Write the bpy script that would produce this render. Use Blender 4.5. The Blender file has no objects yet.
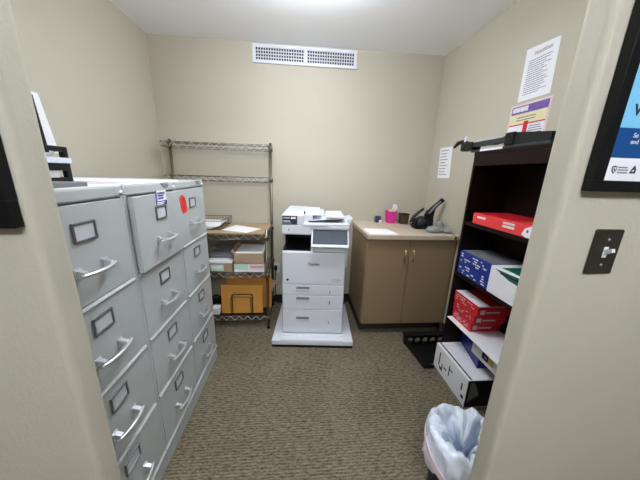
import bpy, bmesh, math, random
from mathutils import Vector, Matrix
random.seed(7)
scene = bpy.context.scene
COL = scene.collection

# ------------------------------------------------------------------ materials
def lin(c):
    return tuple((x/255/12.92 if x/255 <= .04045 else ((x/255+.055)/1.055)**2.4) for x in c)

def mat(name, rgb, rough=.5, metal=0., bump=0., bscale=60., var=.06, vscale=6., spec=.5, emit=None, alpha=1., trans=0., coat=0.):
    m = bpy.data.materials.new(name); m.use_nodes = True
    nt = m.node_tree; N = nt.nodes; L = nt.links
    b = N['Principled BSDF']; c = lin(rgb)
    tc = N.new('ShaderNodeTexCoord')
    if var > 0:
        n = N.new('ShaderNodeTexNoise'); n.inputs['Scale'].default_value = vscale; n.inputs['Detail'].default_value = 4
        L.new(tc.outputs['Object'], n.inputs['Vector'])
        r = N.new('ShaderNodeMix'); r.data_type = 'RGBA'
        r.inputs[6].default_value = (*[x*(1-var) for x in c], 1); r.inputs[7].default_value = (*[min(1, x*(1+var)) for x in c], 1)
        L.new(n.outputs['Fac'], r.inputs[0]); L.new(r.outputs[2], b.inputs['Base Color'])
    else:
        b.inputs['Base Color'].default_value = (*c, 1)
    b.inputs['Roughness'].default_value = rough; b.inputs['Metallic'].default_value = metal
    b.inputs['Specular IOR Level'].default_value = spec
    b.inputs['Alpha'].default_value = alpha
    b.inputs['Transmission Weight'].default_value = trans
    b.inputs['Coat Weight'].default_value = coat
    if emit:
        b.inputs['Emission Color'].default_value = (*lin(emit[0]), 1); b.inputs['Emission Strength'].default_value = emit[1]
    if bump > 0:
        n2 = N.new('ShaderNodeTexNoise'); n2.inputs['Scale'].default_value = bscale; n2.inputs['Detail'].default_value = 3
        L.new(tc.outputs['Object'], n2.inputs['Vector'])
        bp = N.new('ShaderNodeBump'); bp.inputs['Strength'].default_value = bump; bp.inputs['Distance'].default_value = .004
        L.new(n2.outputs['Fac'], bp.inputs['Height']); L.new(bp.outputs['Normal'], b.inputs['Normal'])
    return m

def carpet_mat():
    m = bpy.data.materials.new('ribbed_carpet'); m.use_nodes = True
    nt = m.node_tree; N = nt.nodes; L = nt.links; b = N['Principled BSDF']
    tc = N.new('ShaderNodeTexCoord')
    def noise_(sc, detail, vec):
        mp = N.new('ShaderNodeMapping'); mp.inputs['Scale'].default_value = vec; L.new(tc.outputs['Object'], mp.inputs['Vector'])
        n = N.new('ShaderNodeTexNoise'); n.inputs['Scale'].default_value = sc; n.inputs['Detail'].default_value = detail; L.new(mp.outputs[0], n.inputs['Vector']); return n
    n1 = noise_(1, 2, (34, 92, 1)); n2 = noise_(1, 3, (3, 2.4, 1)); n3 = noise_(1, 2, (90, 160, 1))
    wv = N.new('ShaderNodeTexWave'); wv.wave_type = 'BANDS'; wv.bands_direction = 'Y'; wv.inputs['Scale'].default_value = 22; wv.inputs['Distortion'].default_value = 5; wv.inputs['Detail'].default_value = 2; wv.inputs['Detail Scale'].default_value = 3
    L.new(tc.outputs['Object'], wv.inputs['Vector'])
    def math_(op, x, y):
        q = N.new('ShaderNodeMath'); q.operation = op
        for i, v in enumerate((x, y)):
            if isinstance(v, (int, float)): q.inputs[i].default_value = v
            else: L.new(v, q.inputs[i])
        return q.outputs[0]
    h = math_('ADD', math_('MULTIPLY', n1.outputs['Fac'], .65), math_('ADD', math_('MULTIPLY', wv.outputs['Fac'], .20), math_('MULTIPLY', n3.outputs['Fac'], .25)))
    h = math_('ADD', h, math_('MULTIPLY', n2.outputs['Fac'], .22))
    cr = N.new('ShaderNodeValToRGB'); cr.color_ramp.elements[0].position = .42; cr.color_ramp.elements[1].position = .86
    cr.color_ramp.elements[0].color = (*lin((62, 56, 45)), 1); cr.color_ramp.elements[1].color = (*lin((142, 131, 109)), 1)
    L.new(h, cr.inputs[0]); L.new(cr.outputs[0], b.inputs['Base Color'])
    b.inputs['Roughness'].default_value = .95; b.inputs['Specular IOR Level'].default_value = .1
    bp = N.new('ShaderNodeBump'); bp.inputs['Strength'].default_value = .6; bp.inputs['Distance'].default_value = .006
    L.new(h, bp.inputs['Height']); L.new(bp.outputs['Normal'], b.inputs['Normal'])
    return m

def wood_mat(name, a, b_, rough=.4, scale=4., spec=.35):
    m = bpy.data.materials.new(name); m.use_nodes = True
    nt = m.node_tree; N = nt.nodes; L = nt.links; b = N['Principled BSDF']
    tc = N.new('ShaderNodeTexCoord'); mp = N.new('ShaderNodeMapping'); mp.inputs['Scale'].default_value = (scale*6, scale, scale*6)
    L.new(tc.outputs['Object'], mp.inputs['Vector'])
    n = N.new('ShaderNodeTexNoise'); n.inputs['Scale'].default_value = 1.5; n.inputs['Detail'].default_value = 6; L.new(mp.outputs[0], n.inputs['Vector'])
    r = N.new('ShaderNodeMix'); r.data_type = 'RGBA'; r.inputs[6].default_value = (*lin(a), 1); r.inputs[7].default_value = (*lin(b_), 1)
    L.new(n.outputs['Fac'], r.inputs[0]); L.new(r.outputs[2], b.inputs['Base Color']); b.inputs['Roughness'].default_value = rough; b.inputs['Specular IOR Level'].default_value = spec
    return m

M = {}
M['wall'] = mat('beige_wall_paint', (190, 184, 166), .75, bump=.25, bscale=130, var=.02)
M['ceil'] = mat('ceiling_paint', (250, 251, 253), .85, bump=.15, bscale=90, var=.01)
M['carpet'] = carpet_mat()
M['cove'] = mat('black_cove_base', (38, 35, 32), .5)
M['cab'] = mat('grey_cabinet_enamel', (184, 190, 189), .40, bump=.04, bscale=300, var=.02)
M['chrome'] = mat('chrome', (228, 231, 233), .3, .9, var=.02)
M['nickel'] = mat('dull_nickel', (138, 141, 146), .3, .9, var=.02)
M['steel'] = mat('wire_rack_steel', (140, 130, 114), .36, 1., var=.08)
M['dsteel'] = mat('dark_bronze_plate', (84, 78, 72), .34, .85)
M['white'] = mat('white_plastic', (222, 225, 231), .35, var=.015)
M['lgrey'] = mat('light_grey_plastic', (205, 208, 212), .4, var=.02)
M['mgrey'] = mat('mid_grey_plastic', (128, 131, 136), .45)
M['dgrey'] = mat('dark_grey_plastic', (46, 50, 53), .45, spec=.35)
M['black'] = mat('black_plastic', (13, 13, 15), .45, bump=.05, bscale=200, spec=.3)
M['satin'] = mat('black_satin', (11, 12, 16), .4, spec=.3)
M['screen'] = mat('screen_glass', (58, 68, 80), .3)
M['paper'] = mat('white_paper', (240, 240, 243), .8, var=.015)
M['paper2'] = mat('bluish_paper', (216, 222, 234), .8, var=.03)
M['ink'] = mat('grey_ink', (146, 148, 160), .8)
M['dink'] = mat('dark_ink', (28, 32, 48), .7)
M['cardb'] = mat('brown_cardboard', (178, 152, 122), .85, bump=.1, bscale=50)
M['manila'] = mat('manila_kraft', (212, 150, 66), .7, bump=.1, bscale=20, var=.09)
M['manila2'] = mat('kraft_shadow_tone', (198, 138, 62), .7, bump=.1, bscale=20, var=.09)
M['board'] = wood_mat('rack_board_wood', (180, 156, 124), (162, 138, 106), .5)
M['tan'] = mat('tan_laminate', (146, 124, 94), .42, var=.03, bump=.03, bscale=150)
M['counter'] = mat('beige_countertop', (200, 184, 162), .35, var=.06, vscale=120)
M['toe'] = mat('dark_toe_kick', (50, 42, 34), .7)
M['brass'] = mat('satin_brass', (202, 180, 132), .3, 1.)
M['mahog'] = wood_mat('dark_mahogany', (34, 15, 13), (18, 8, 8), .5, spec=.15)
M['red'] = mat('red_carton', (205, 30, 44), .4, var=.06)
M['redf'] = mat('coral_red_carton', (236, 62, 66), .4, var=.05)
M['orange'] = mat('orange_print', (216, 112, 62), .5)
M['blue'] = mat('blue_carton', (26, 54, 142), .4, var=.12, vscale=12)
M['navy'] = mat('navy_carton', (26, 44, 128), .4, var=.1)
M['sky'] = mat('sky_blue_print', (128, 200, 236), .4, var=.02)
M['pblue'] = mat('poster_blue', (10, 74, 136), .4, var=.03)
M['green'] = mat('green_print', (20, 104, 78), .4, var=.1)
M['pink'] = mat('pink_mesh', (222, 48, 150), .45)
M['brown'] = mat('brown_mesh', (72, 58, 42), .6)
M['lgreen'] = mat('pale_green_print', (200, 226, 206), .6)
M['lpink'] = mat('pale_pink_print', (236, 208, 206), .6)
M['yellow'] = mat('pale_yellow_print', (232, 222, 180), .6)
M['purple'] = mat('purple_print', (112, 84, 160), .6, var=.45, vscale=40)
M['tagred'] = mat('red_sticker', (240, 62, 50), .5)
M['labelblue'] = mat('blue_sticker', (52, 72, 156), .5)
M['navyprint'] = mat('navy_label', (40, 50, 72), .4)
M['gold'] = mat('gold_print', (206, 170, 84), .5)
M['bag'] = mat('white_bag_film', (226, 234, 246), .22, var=.02, trans=.0, coat=.3)
M['clear'] = mat('clear_grey_film', (150, 156, 158), .16, var=.25, vscale=40, alpha=.92, coat=.4)
M['bagpink'] = mat('pink_drawstring', (238, 214, 222), .4)
M['lens'] = mat('lamp_lens', (255, 255, 255), .5, emit=((238, 244, 255), 1.0), var=0)

# ------------------------------------------------------------------ mesh builder
class B:
    def __init__(s, *mats): s.bm = bmesh.new(); s.mats = [M[k] for k in mats] or None
    def _mi(s, faces, mi):
        for f in faces: f.material_index = mi
    def box(s, x0, x1, y0, y1, z0, z1, bev=0., mi=0, seg=2):
        before = set(s.bm.faces)
        r = bmesh.ops.create_cube(s.bm, size=1)
        for v in r['verts']:
            v.co = Vector((x0+(v.co.x+.5)*(x1-x0), y0+(v.co.y+.5)*(y1-y0), z0+(v.co.z+.5)*(z1-z0)))
        if bev > 0:
            es = set(e for v in r['verts'] for e in v.link_edges)
            bmesh.ops.bevel(s.bm, geom=list(es), offset=min(bev, .49*min(abs(x1-x0), abs(y1-y0), abs(z1-z0))), segments=seg, affect='EDGES', profile=.5)
        new = [f for f in s.bm.faces if f not in before]
        s._mi(new, mi); return new
    def prism(s, pts, ax, a, b, mi=0, bev=0.):
        """closed polygon of (u,v) extruded along axis ax from a to b; (u,v) are the other two axes in order"""
        before = set(s.bm.faces)
        def P(u, v, t):
            c = [u, v]; c.insert(ax, t); return Vector(c)
        va = [s.bm.verts.new(P(u, v, a)) for u, v in pts]; vb = [s.bm.verts.new(P(u, v, b)) for u, v in pts]
        n = len(pts)
        fs = [s.bm.faces.new(va), s.bm.faces.new(vb[::-1])]
        for i in range(n): fs.append(s.bm.faces.new([va[i], vb[i], vb[(i+1) % n], va[(i+1) % n]]))
        bmesh.ops.recalc_face_normals(s.bm, faces=fs)
        if bev > 0:
            bmesh.ops.bevel(s.bm, geom=list(set(e for f in fs for e in f.edges)), offset=bev, segments=2, affect='EDGES', profile=.5)
        s._mi([f for f in s.bm.faces if f not in before], mi)
    def hexa(s, p, mi=0):
        """8 corner points: bottom loop of four, top loop of four"""
        v = [s.bm.verts.new(Vector(q)) for q in p]
        fs = [s.bm.faces.new([v[i] for i in q]) for q in ((3,2,1,0),(4,5,6,7),(0,1,5,4),(1,2,6,5),(2,3,7,6),(3,0,4,7))]
        bmesh.ops.recalc_face_normals(s.bm, faces=fs); s._mi(fs, mi)
    def tube(s, pts, r, seg=8, closed=False, mi=0, cap=True):
        pts = [Vector(p) for p in pts]; n = len(pts); rings = []
        rr = r if isinstance(r, (list, tuple)) else [r]*n
        ref = None
        for i, p in enumerate(pts):
            a = pts[(i-1) % n] if (closed or i > 0) else p; b = pts[(i+1) % n] if (closed or i < n-1) else p
            d = (b-a).normalized()
            if ref is None: ref = Vector((0, 0, 1)) if abs(d.z) < .9 else Vector((1, 0, 0))
            u = d.cross(ref)
            if u.length < 1e-4: ref = Vector((1, 0, 0)) if abs(d.x) < .9 else Vector((0, 1, 0)); u = d.cross(ref)
            u.normalize(); w = u.cross(d).normalized(); ref = w
            rings.append([s.bm.verts.new(p+rr[i]*(math.cos(t)*u+math.sin(t)*w)) for t in [2*math.pi*k/seg for k in range(seg)]])
        fs = []
        for i in range(n if closed else n-1):
            A, C = rings[i], rings[(i+1) % n]
            for k in range(seg): fs.append(s.bm.faces.new([A[k], A[(k+1) % seg], C[(k+1) % seg], C[k]]))
        if cap and not closed: fs.append(s.bm.faces.new(rings[0][::-1])); fs.append(s.bm.faces.new(rings[-1]))
        bmesh.ops.recalc_face_normals(s.bm, faces=fs)
        for f in fs: f.smooth = seg > 4; f.material_index = mi
    def cyl(s, p0, p1, r0, r1=None, seg=20, mi=0):
        s.tube([p0, p1], [r0, r0 if r1 is None else r1], seg, mi=mi)
    def lathe(s, prof, c=(0, 0, 0), seg=32, mi=0, wob=None):
        rings = []
        for j, (r, z) in enumerate(prof):
            ring = []
            for k in range(seg):
                t = 2*math.pi*k/seg; dr, dz = wob(j, t) if wob else (0, 0)
                ring.append(s.bm.verts.new((c[0]+(r+dr)*math.cos(t), c[1]+(r+dr)*math.sin(t), c[2]+z+dz)))
            rings.append(ring)
        for A, C in zip(rings, rings[1:]):
            for k in range(seg):
                f = s.bm.faces.new([A[k], A[(k+1) % seg], C[(k+1) % seg], C[k]]); f.smooth = True; f.material_index = mi
        return rings
    def quad(s, *p, mi=0):
        f = s.bm.faces.new([s.bm.verts.new(Vector(q)) for q in p]); f.material_index = mi
    def sheet(s, p0, p1, p2, p3, t=.0004, mi=0):
        """thin sheet with a real thickness along its normal"""
        P = [Vector(q) for q in (p0, p1, p2, p3)]; n = (P[1]-P[0]).cross(P[3]-P[0]).normalized()*t
        s.hexa(P+[q+n for q in P], mi)

OFF = {}
def put(o, parent):
    COL.objects.link(o)
    if parent is not None: o.parent = parent
def obj(name, b, m=None, parent=None, smooth=False):
    top = parent
    while top is not None and top.parent is not None: top = top.parent
    if top is not None and top in OFF: b.bm.transform(Matrix.Translation(-OFF[top]))
    me = bpy.data.meshes.new(name); b.bm.to_mesh(me); b.bm.free()
    for x in ([M[k] for k in ([m] if isinstance(m, str) else m)] if m else b.mats): me.materials.append(x)
    if smooth:
        for p in me.polygons: p.use_smooth = True
    o = bpy.data.objects.new(name, me); put(o, parent); return o
def tag(o, label, cat, group=None):
    o['label'] = label; o['category'] = cat
    if group: o['group'] = group
    return o
def thing(name, label, cat, loc=(0, 0, 0), rot=None, group=None):
    """Empty at the thing's base. Without rot its parts are modelled in room coordinates; with rot in its own."""
    o = bpy.data.objects.new(name, None); COL.objects.link(o); o.empty_display_size = .1
    o.location = loc
    if rot is None: OFF[o] = Vector(loc)
    else: o.rotation_euler = (0, 0, rot)
    return tag(o, label, cat, group)
def solo(name, b, m, label, cat, group=None, smooth=False):
    vs = [v.co for v in b.bm.verts]
    c = Vector(((min(v.x for v in vs)+max(v.x for v in vs))/2, (min(v.y for v in vs)+max(v.y for v in vs))/2, min(v.z for v in vs)))
    b.bm.transform(Matrix.Translation(-c))
    o = obj(name, b, m, None, smooth); o.location = c
    return tag(o, label, cat, group)
def struct(name, b, m):
    o = obj(name, b, m); o['kind'] = 'structure'; return o
def dup(root, dloc, label, group=None):
    r = root.copy(); COL.objects.link(r); r.location = root.location+Vector(dloc); r['label'] = label
    if group: r['group'] = group
    for ch in list(root.children):
        c = ch.copy(); COL.objects.link(c); c.parent = r
        for g in ch.children:
            d = g.copy(); COL.objects.link(d); d.parent = c
    return r
def text(name, s, size, origin, xdir, ydir, m, parent, t=.0006, align='LEFT', bold=0.):
    """raised lettering on a surface; origin, xdir, ydir are room (or thing) coordinates"""
    cu = bpy.data.curves.new('t', 'FONT'); cu.body = s; cu.size = size; cu.extrude = t/2; cu.align_x = align; cu.offset = bold
    to = bpy.data.objects.new('t', cu); COL.objects.link(to)
    dg = bpy.context.evaluated_depsgraph_get(); me = bpy.data.meshes.new_from_object(to.evaluated_get(dg))
    COL.objects.unlink(to); bpy.data.objects.remove(to)
    X = Vector(xdir).normalized(); Y = Vector(ydir).normalized(); Z = X.cross(Y)
    mt = Matrix((X, Y, Z)).transposed().to_4x4(); mt.translation = Vector(origin)
    me.transform(mt)
    top = parent
    while top.parent is not None: top = top.parent
    if top in OFF: me.transform(Matrix.Translation(-OFF[top]))
    me.materials.clear(); me.materials.append(M[m]); me.name = name
    o = bpy.data.objects.new(name, me); put(o, parent); return o
def scribble(b, origin, xd, yd, w, h, rows, mi=0, fill=.72, t=.0005, seed=1, ragged=.35, skip=0.):
    """rows of small word-length bars: print too small to read"""
    rnd = random.Random(seed); o = Vector(origin); X = Vector(xd).normalized(); Y = Vector(yd).normalized(); n = X.cross(Y)*t
    rh = h/rows
    for i in range(rows):
        y = h-(i+.5)*rh; x = 0; end = w*(1-ragged*rnd.random())
        while x < end:
            l = min(rnd.uniform(.03, .12)*w, end-x); q = rh*fill/2
            P = [o+X*x+Y*(y-q), o+X*(x+l)+Y*(y-q), o+X*(x+l)+Y*(y+q), o+X*x+Y*(y+q)]
            if rnd.random() >= skip: b.hexa([p for p in P]+[p+n for p in P], mi)
            x += l+.018*w

# ------------------------------------------------------------------ the room
XL, YB, ZC = -.65, .83, 2.465
WO, WI = -1.212, -1.15                      # doorway wall: outer and inner face
JL, JR = .129, 1.187
def wr(y): return 1.935+(.83-y)*.036          # right wall, slightly out of square
b = B(); b.box(-2.2, 3.5, -4.2, .95, -.06, 0); struct('floor', b, 'carpet')
b = B(); b.box(-2.2, 3.5, -4.2, .95, ZC, ZC+.06); struct('ceiling', b, 'ceil')
b = B(); b.box(XL-.1, wr(YB)+.2, YB, YB+.1, 0, ZC); struct('wall_back', b, 'wall')
b = B(); b.box(XL-.1, XL, WI, YB, 0, ZC); struct('wall_left', b, 'wall')
b = B(); b.hexa([(wr(WI), WI, 0), (wr(WI)+.1, WI, 0), (wr(YB)+.1, YB, 0), (wr(YB), YB, 0), (wr(WI), WI, ZC), (wr(WI)+.1, WI, ZC), (wr(YB)+.1, YB, ZC), (wr(YB), YB, ZC)])
struct('wall_right', b, 'wall')
def rounded_wall(x0, x1, side):
    """wall end with bull-nosed corners at the opening"""
    r = .016; pts = []
    xe = x1 if side > 0 else x0; xf = x0 if side > 0 else x1
    for cy, a0 in ((WO+r, -90), (WI-r, 0)):
        for k in range(7):
            a = math.radians(a0+15*k); pts.append((xe-side*r+side*r*math.cos(a), cy+r*math.sin(a)))
    return [(xf, WO)]+pts+[(xf, WI)]
b = B(); b.prism(rounded_wall(-2.2, JL, 1), 2, 0, ZC); b.prism(rounded_wall(JR, 3.5, -1), 2, 0, ZC); b.box(JL, JR, WO, WI, 2.14, ZC)
struct('wall_front', b, 'wall')
b = B(); b.box(-2.2, 3.5, -4.3, -4.2, 0, ZC); struct('wall_hall_rear', b, 'wall')
b = B(); b.box(-2.3, -2.2, -4.2, WO, 0, ZC); struct('wall_hall_left', b, 'wall')
b = B(); b.box(3.5, 3.6, -4.2, WO, 0, ZC); struct('wall_hall_right', b, 'wall')
def cove(x0, x1, y0, y1): return (x0, x1, y0, y1, 0, .1)
b = B(); b.prism([(YB, 0), (YB-.014, 0), (YB-.008, .012), (YB-.006, .1), (YB, .1)], 0, XL, wr(YB)); struct('baseboard_back', b, 'cove')
b = B(); b.box(XL, XL+.006, WI, YB-.014, 0, .1); struct('baseboard_left', b, 'cove')
b = B(); b.hexa([(wr(WI)-.006, WI, 0), (wr(WI), WI, 0), (wr(YB-.014), YB-.014, 0), (wr(YB-.014)-.006, YB-.014, 0), (wr(WI)-.006, WI, .1), (wr(WI), WI, .1), (wr(YB-.014), YB-.014, .1), (wr(YB-.014)-.006, YB-.014, .1)])
struct('baseboard_right', b, 'cove')

# lamps: a surface-mounted wraparound fixture in the room, an added unseen one in the hall
def lamp(x, y, w, d, power, label):
    t = thing('ceiling_light', label, 'ceiling light', (x, y, ZC-.135))
    b = B(); b.box(x-w/2, x+w/2, y-d/2, y+d/2, ZC-.025, ZC-.001, .004); obj('housing', b, 'white', t)
    b = B(); b.box(x-w/2+.01, x+w/2-.01, y-d/2+.01, y+d/2-.01, ZC-.135, ZC-.025, .035); o = obj('diffuser', b, None if False else 'lens', t)
    m = M['lens'].copy(); m.node_tree.nodes['Principled BSDF'].inputs['Emission Strength'].default_value = power
    o.data.materials[0] = m
    return t
lamp(.66, -.24, .66, .30, 22.5, 'white wraparound ceiling light above the copy room floor')
lamp(.75, -2.55, 1.22, 0.30, 22., 'added unseen hall light that brightens the doorway wall')  # invented lamp behind the camera, lights the hall face of the doorway wall

# ------------------------------------------------------------------ vent
t = thing('air_vent', 'long white slotted air vent high on the back wall', 'vent', (.664, YB, 2.306))
x0, x1, z0, z1 = .208, 1.122, 2.308, 2.452; yf = YB-.014
b = B()
for a in ((x0, x1, z0, z0+.026), (x0, x1, z1-.026, z1), (x0, x0+.028, z0+.024, z1-.024), (x1-.028, x1, z0+.024, z1-.024), ((x0+x1)/2-.014, (x0+x1)/2+.014, z0+.024, z1-.024)):
    b.box(a[0], a[1], yf, YB-.001, a[2], a[3], .003)
obj('frame', b, 'white', t)
b = B(); b.box(x0+.02, x1-.02, YB-.003, YB-.001, z0+.02, z1-.02); obj('duct_backing', b, 'dgrey', t)
for s0, s1 in ((x0+.026, .65), (.679, x1-.026)):
    b = B(); n = 19
    for k in range(n+1):
        x = s0+(s1-s0)*k/n; b.box(x-.0032, x+.0032, yf+.002, YB-.003, z0+.024, z1-.024)
    for k in range(1, 4):
        z = z0+.024+(z1-z0-.048)*k/4; b.box(s0, s1, yf+.005, YB-.003, z-.003, z+.003)
    obj('grille', b, 'white', t)

# ------------------------------------------------------------------ filing cabinets
CW, CH, CD = .381, 1.332, .63
def cabinet():
    t = thing('filing_cabinet', '', 'filing cabinet', (-.32, -CW*2.5, 0), group='four-drawer filing cabinets along the left wall')
    y0, y1 = -CW*3+.001, -CW*2-.001
    b = B()
    b.box(-CD, -.02, y0, y1, .0, CH, .006); b.box(-.03, 0, y0, y1, 1.295, CH, .006)
    b.prism([(-.03, 0), (-.002, 0), (-.001, .001), (-.001, .088), (.007, .094), (.007, .096), (.0, .104), (-.03, .104)], 1, y0, y1)
    b.box(-.03, -.0015, y0, y0+.014, .103, 1.30, .001); b.box(-.03, -.0015, y1-.014, y1, .103, 1.30, .001)
    obj('body', b, 'cab', t)
    b = B(); b.cyl((-.004, y1-.012, 1.307), (.006, y1-.012, 1.307), .008, seg=16); b.box(.006, .0066, y1-.0126, y1-.0114, 1.302, 1.312); obj('lock', b, 'chrome', t)
    yc = (y0+y1)/2
    for k in range(4):
        zb = .106+.2965*k; zt = zb+.2935
        b = B(); b.prism([(-.018, zb), (-.001, zb), (0, zb+.001)]+([(0, zt-.014), (.0075, zt-.0085), (.0075, zt-.0065), (.001, zt)] if k < 3 else [(0, zt-.001), (-.001, zt)])+[(-.018, zt)], 1, y0+.016, y1-.016); b.box(-.5, -.018, y0+.032, y1-.032, zb+.01, zt-.03)
        d = obj('drawer', b, 'cab', t)
        zc = zb+.215
        b = B('nickel', 'lgrey'); q = .006; b.box(-.001, .002, yc-.037, yc+.037, zc-.024, zc+.024, mi=1)
        for a in ((-.042, .042, .022, .029), (-.042, .042, -.029, -.022), (-.042, -.035, -.029, .029), (.035, .042, -.029, .029)):
            b.box(-.001, q, yc+a[0], yc+a[1], zc+a[2], zc+a[3], .002)
        obj('label_holder', b, None, d)
        zh = zb+.098; b = B()
        for s in (-1, 1):
            b.box(-.001, .005, yc+s*.050-.013, yc+s*.050+.013, zh-.010, zh+.020, .002)
            b.hexa([(.003, yc+s*.050-.008, zh-.004), (.026, yc+s*.050-.007, zh-.004), (.026, yc+s*.050+.007, zh-.004), (.003, yc+s*.050+.008, zh-.004),
                    (.003, yc+s*.050-.008, zh+.016), (.026, yc+s*.050-.007, zh+.009), (.026, yc+s*.050+.007, zh+.009), (.003, yc+s*.050+.008, zh+.016)])
        P = []
        for k2 in range(15):
            u = -1+2*k2/14; P.append((.026+.010*(1-u*u), yc+u*.070, zh+.003-.004*(1-u*u)))
        b.tube(P, [.0055+.0025*(1-abs(-1+2*q/14)) for q in range(15)], 8)
        obj('handle', b, 'chrome', d)
    return t
cab = cabinet()
cab['label'] = 'grey four-drawer metal filing cabinet nearest the doorway, under the black letter tray'
cab2 = dup(cab, (0, CW, 0), 'middle grey filing cabinet, blue sticker on its slightly open top drawer')
cab3 = dup(cab, (0, 2*CW, 0), 'farthest grey filing cabinet, red sticker on its top drawer, beside the wire rack')
def top_drawer(c): return max((o for o in c.children if o.name.startswith('drawer')), key=lambda o: max(v.co.z for v in o.data.vertices))
d2 = top_drawer(cab2); d2.location.x += .020
d3 = top_drawer(cab3)
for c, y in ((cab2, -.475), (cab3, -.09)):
    b = B(); b.prism([(y-.034, CH-.002), (y+.034, CH-.002), (y+.026, CH-.022), (y-.012, CH-.022)], 0, -.001, .0025)  # raised grey trapezoid on the front of the top trim
    b.bm.transform(Matrix.Translation(-Vector(c.location))); me = bpy.data.meshes.new('trim_patch'); b.bm.to_mesh(me); b.bm.free(); me.materials.append(M['mgrey'])
    put(bpy.data.objects.new('trim_patch', me), c)
def raw(name, b, ms, parent):   # part already in its thing's own coordinates
    me = bpy.data.meshes.new(name); b.bm.to_mesh(me); b.bm.free()
    for k in ms: me.materials.append(M[k])
    o = bpy.data.objects.new(name, me); put(o, parent); return o
def local(c, p): return Vector(p)-Vector(c.location)
b = B()
x0, y0_, z0_ = 0, -.582, 1.222
b.box(0, .0009, -.600, -.512, 1.258, 1.302); b.box(0, .0009, -.600, -.512, 1.238, 1.258, mi=1)
b.box(.0008, .0012, -.600, -.588, 1.258, 1.302, mi=1); scribble(b, (.0009, -.583, 1.264), (0, 1, 0), (0, 0, 1), .066, .032, 3, mi=2, seed=4)
scribble(b, (.0009, -.592, 1.241), (0, 1, 0), (0, 0, 1), .07, .014, 2, mi=0, seed=9)
b.bm.transform(Matrix.Translation(-Vector(cab2.location))); s = raw('sticker', b, ('paper', 'labelblue', 'labelblue'), d2); s['label'] = 'blue and white sticker'
b = B(); pts = [(-.345, 1.245), (-.325, 1.262), (-.30, 1.262), (-.268, 1.225), (-.258, 1.178), (-.275, 1.165), (-.318, 1.163), (-.335, 1.19)]
b.prism(pts, 0, 0, .0009); scribble(b, (.0009, -.318, 1.175), (0, 1, 0), (0, 0, 1), .045, .075, 5, mi=1, seed=3)
b.bm.transform(Matrix.Translation(-Vector(cab3.location))); s = raw('sticker', b, ('tagred', 'red'), d3); s['label'] = 'bright red sticker'

# sheets on top of the cabinets
ZT = CH
b = B(); b.box(-.52, -.014, -.738, -.30, ZT, ZT+.005, .001); b.box(-.48, -.03, -.70, -.36, ZT+.005, ZT+.008)  # thin white boxes covering part of the cabinet tops
solo('white_sheet', b, 'paper', 'large thin white sheets lying flat across the tops of the filing cabinets', 'poster board')
b = B(); b.box(-.145, -.014, -1.09, -.745, ZT, ZT+.003); solo('paper_sheet', b, 'paper', 'white sheet lying flat in front of the black letter tray', 'paper')
b = B(); b.box(-.105, -.016, -1.08, -.885, ZT+.003, ZT+.016, .002); solo('shade_slab', b, 'mgrey', 'small grey slab added for shade at the front edge of the nearest filing cabinet', 'shade_slab')  # thin grey box standing in for shade on the cabinet's front edge

# letter tray with its papers
FX, BX_, YA, YE = -.165, -.47, -1.01, -.756
t = thing('letter_tray', 'black two-tier letter tray on the nearest filing cabinet', 'letter tray', ((FX+BX_)/2, (YA+YE)/2, ZT))
for z in (ZT+.0185, ZT+.0645):
    b = B(); b.box(BX_, FX-.006, YA, YE, z, z+.004, .001); b.box(BX_, BX_+.006, YA, YE, z, z+.04, .001); obj('tray', b, 'black', t)
b = B()
for xx in (FX-.008, BX_+.008):
    for yy in (YA, YE): b.box(xx-.008, xx+.008, yy-.009, yy+.009, ZT, ZT+.122, .002)
for z0_, z1_ in ((0, .023), (.045, .068), (.106, .122)):
    b.box(BX_+.01, FX-.008, YE-.004, YE+.003, ZT+z0_, ZT+z1_, .001); b.box(BX_+.01, FX-.008, YA-.003, YA+.004, ZT+z0_, ZT+z1_, .001); b.box(FX-.0055, FX-.0005, YA, YE, ZT+z0_, ZT+z1_, .001)
obj('frame', b, 'black', t)
for (z, zt, xo, ye, mm, lab) in ((.0228, .043, -.008, -.03, 'paper', 'paper stack in the bottom level of the black letter tray'),
                                (.0688, .086, .022, -.010, 'paper2', 'bluish paper stack poking out of the upper level of the letter tray'),
                                (.0865, .101, -.02, -.022, 'paper', 'white paper stack on top of the bluish stack in the letter tray')):
    b = B(); b.box(BX_+.012, FX+xo, YA+.02, YE+ye, ZT+z, ZT+zt, .001); solo('paper_stack', b, mm, lab, 'paper stack', 'papers in the letter tray')
zs = ZT+.1015
b = B(); b.hexa([(-.206, -.94, zs), (-.200, -.94, zs), (-.200, -.738, zs), (-.206, -.738, zs), (-.206, -.94, 1.62), (-.200, -.94, 1.62), (-.200, -.768, 1.610), (-.206, -.768, 1.610)])
solo('paper_sheet', b, 'paper', 'tall white sheet standing upright in the black letter tray', 'paper')
b = B(); b.hexa([(-.196, -.94, zs), (-.190, -.94, zs), (-.190, -.785, zs), (-.196, -.785, zs), (-.196, -.94, 1.61), (-.190, -.94, 1.61), (-.190, -.797, 1.599), (-.196, -.797, 1.599)])
solo('clipboard', b, 'black', 'black clipboard standing in front of the tall white sheet', 'clipboard')

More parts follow.
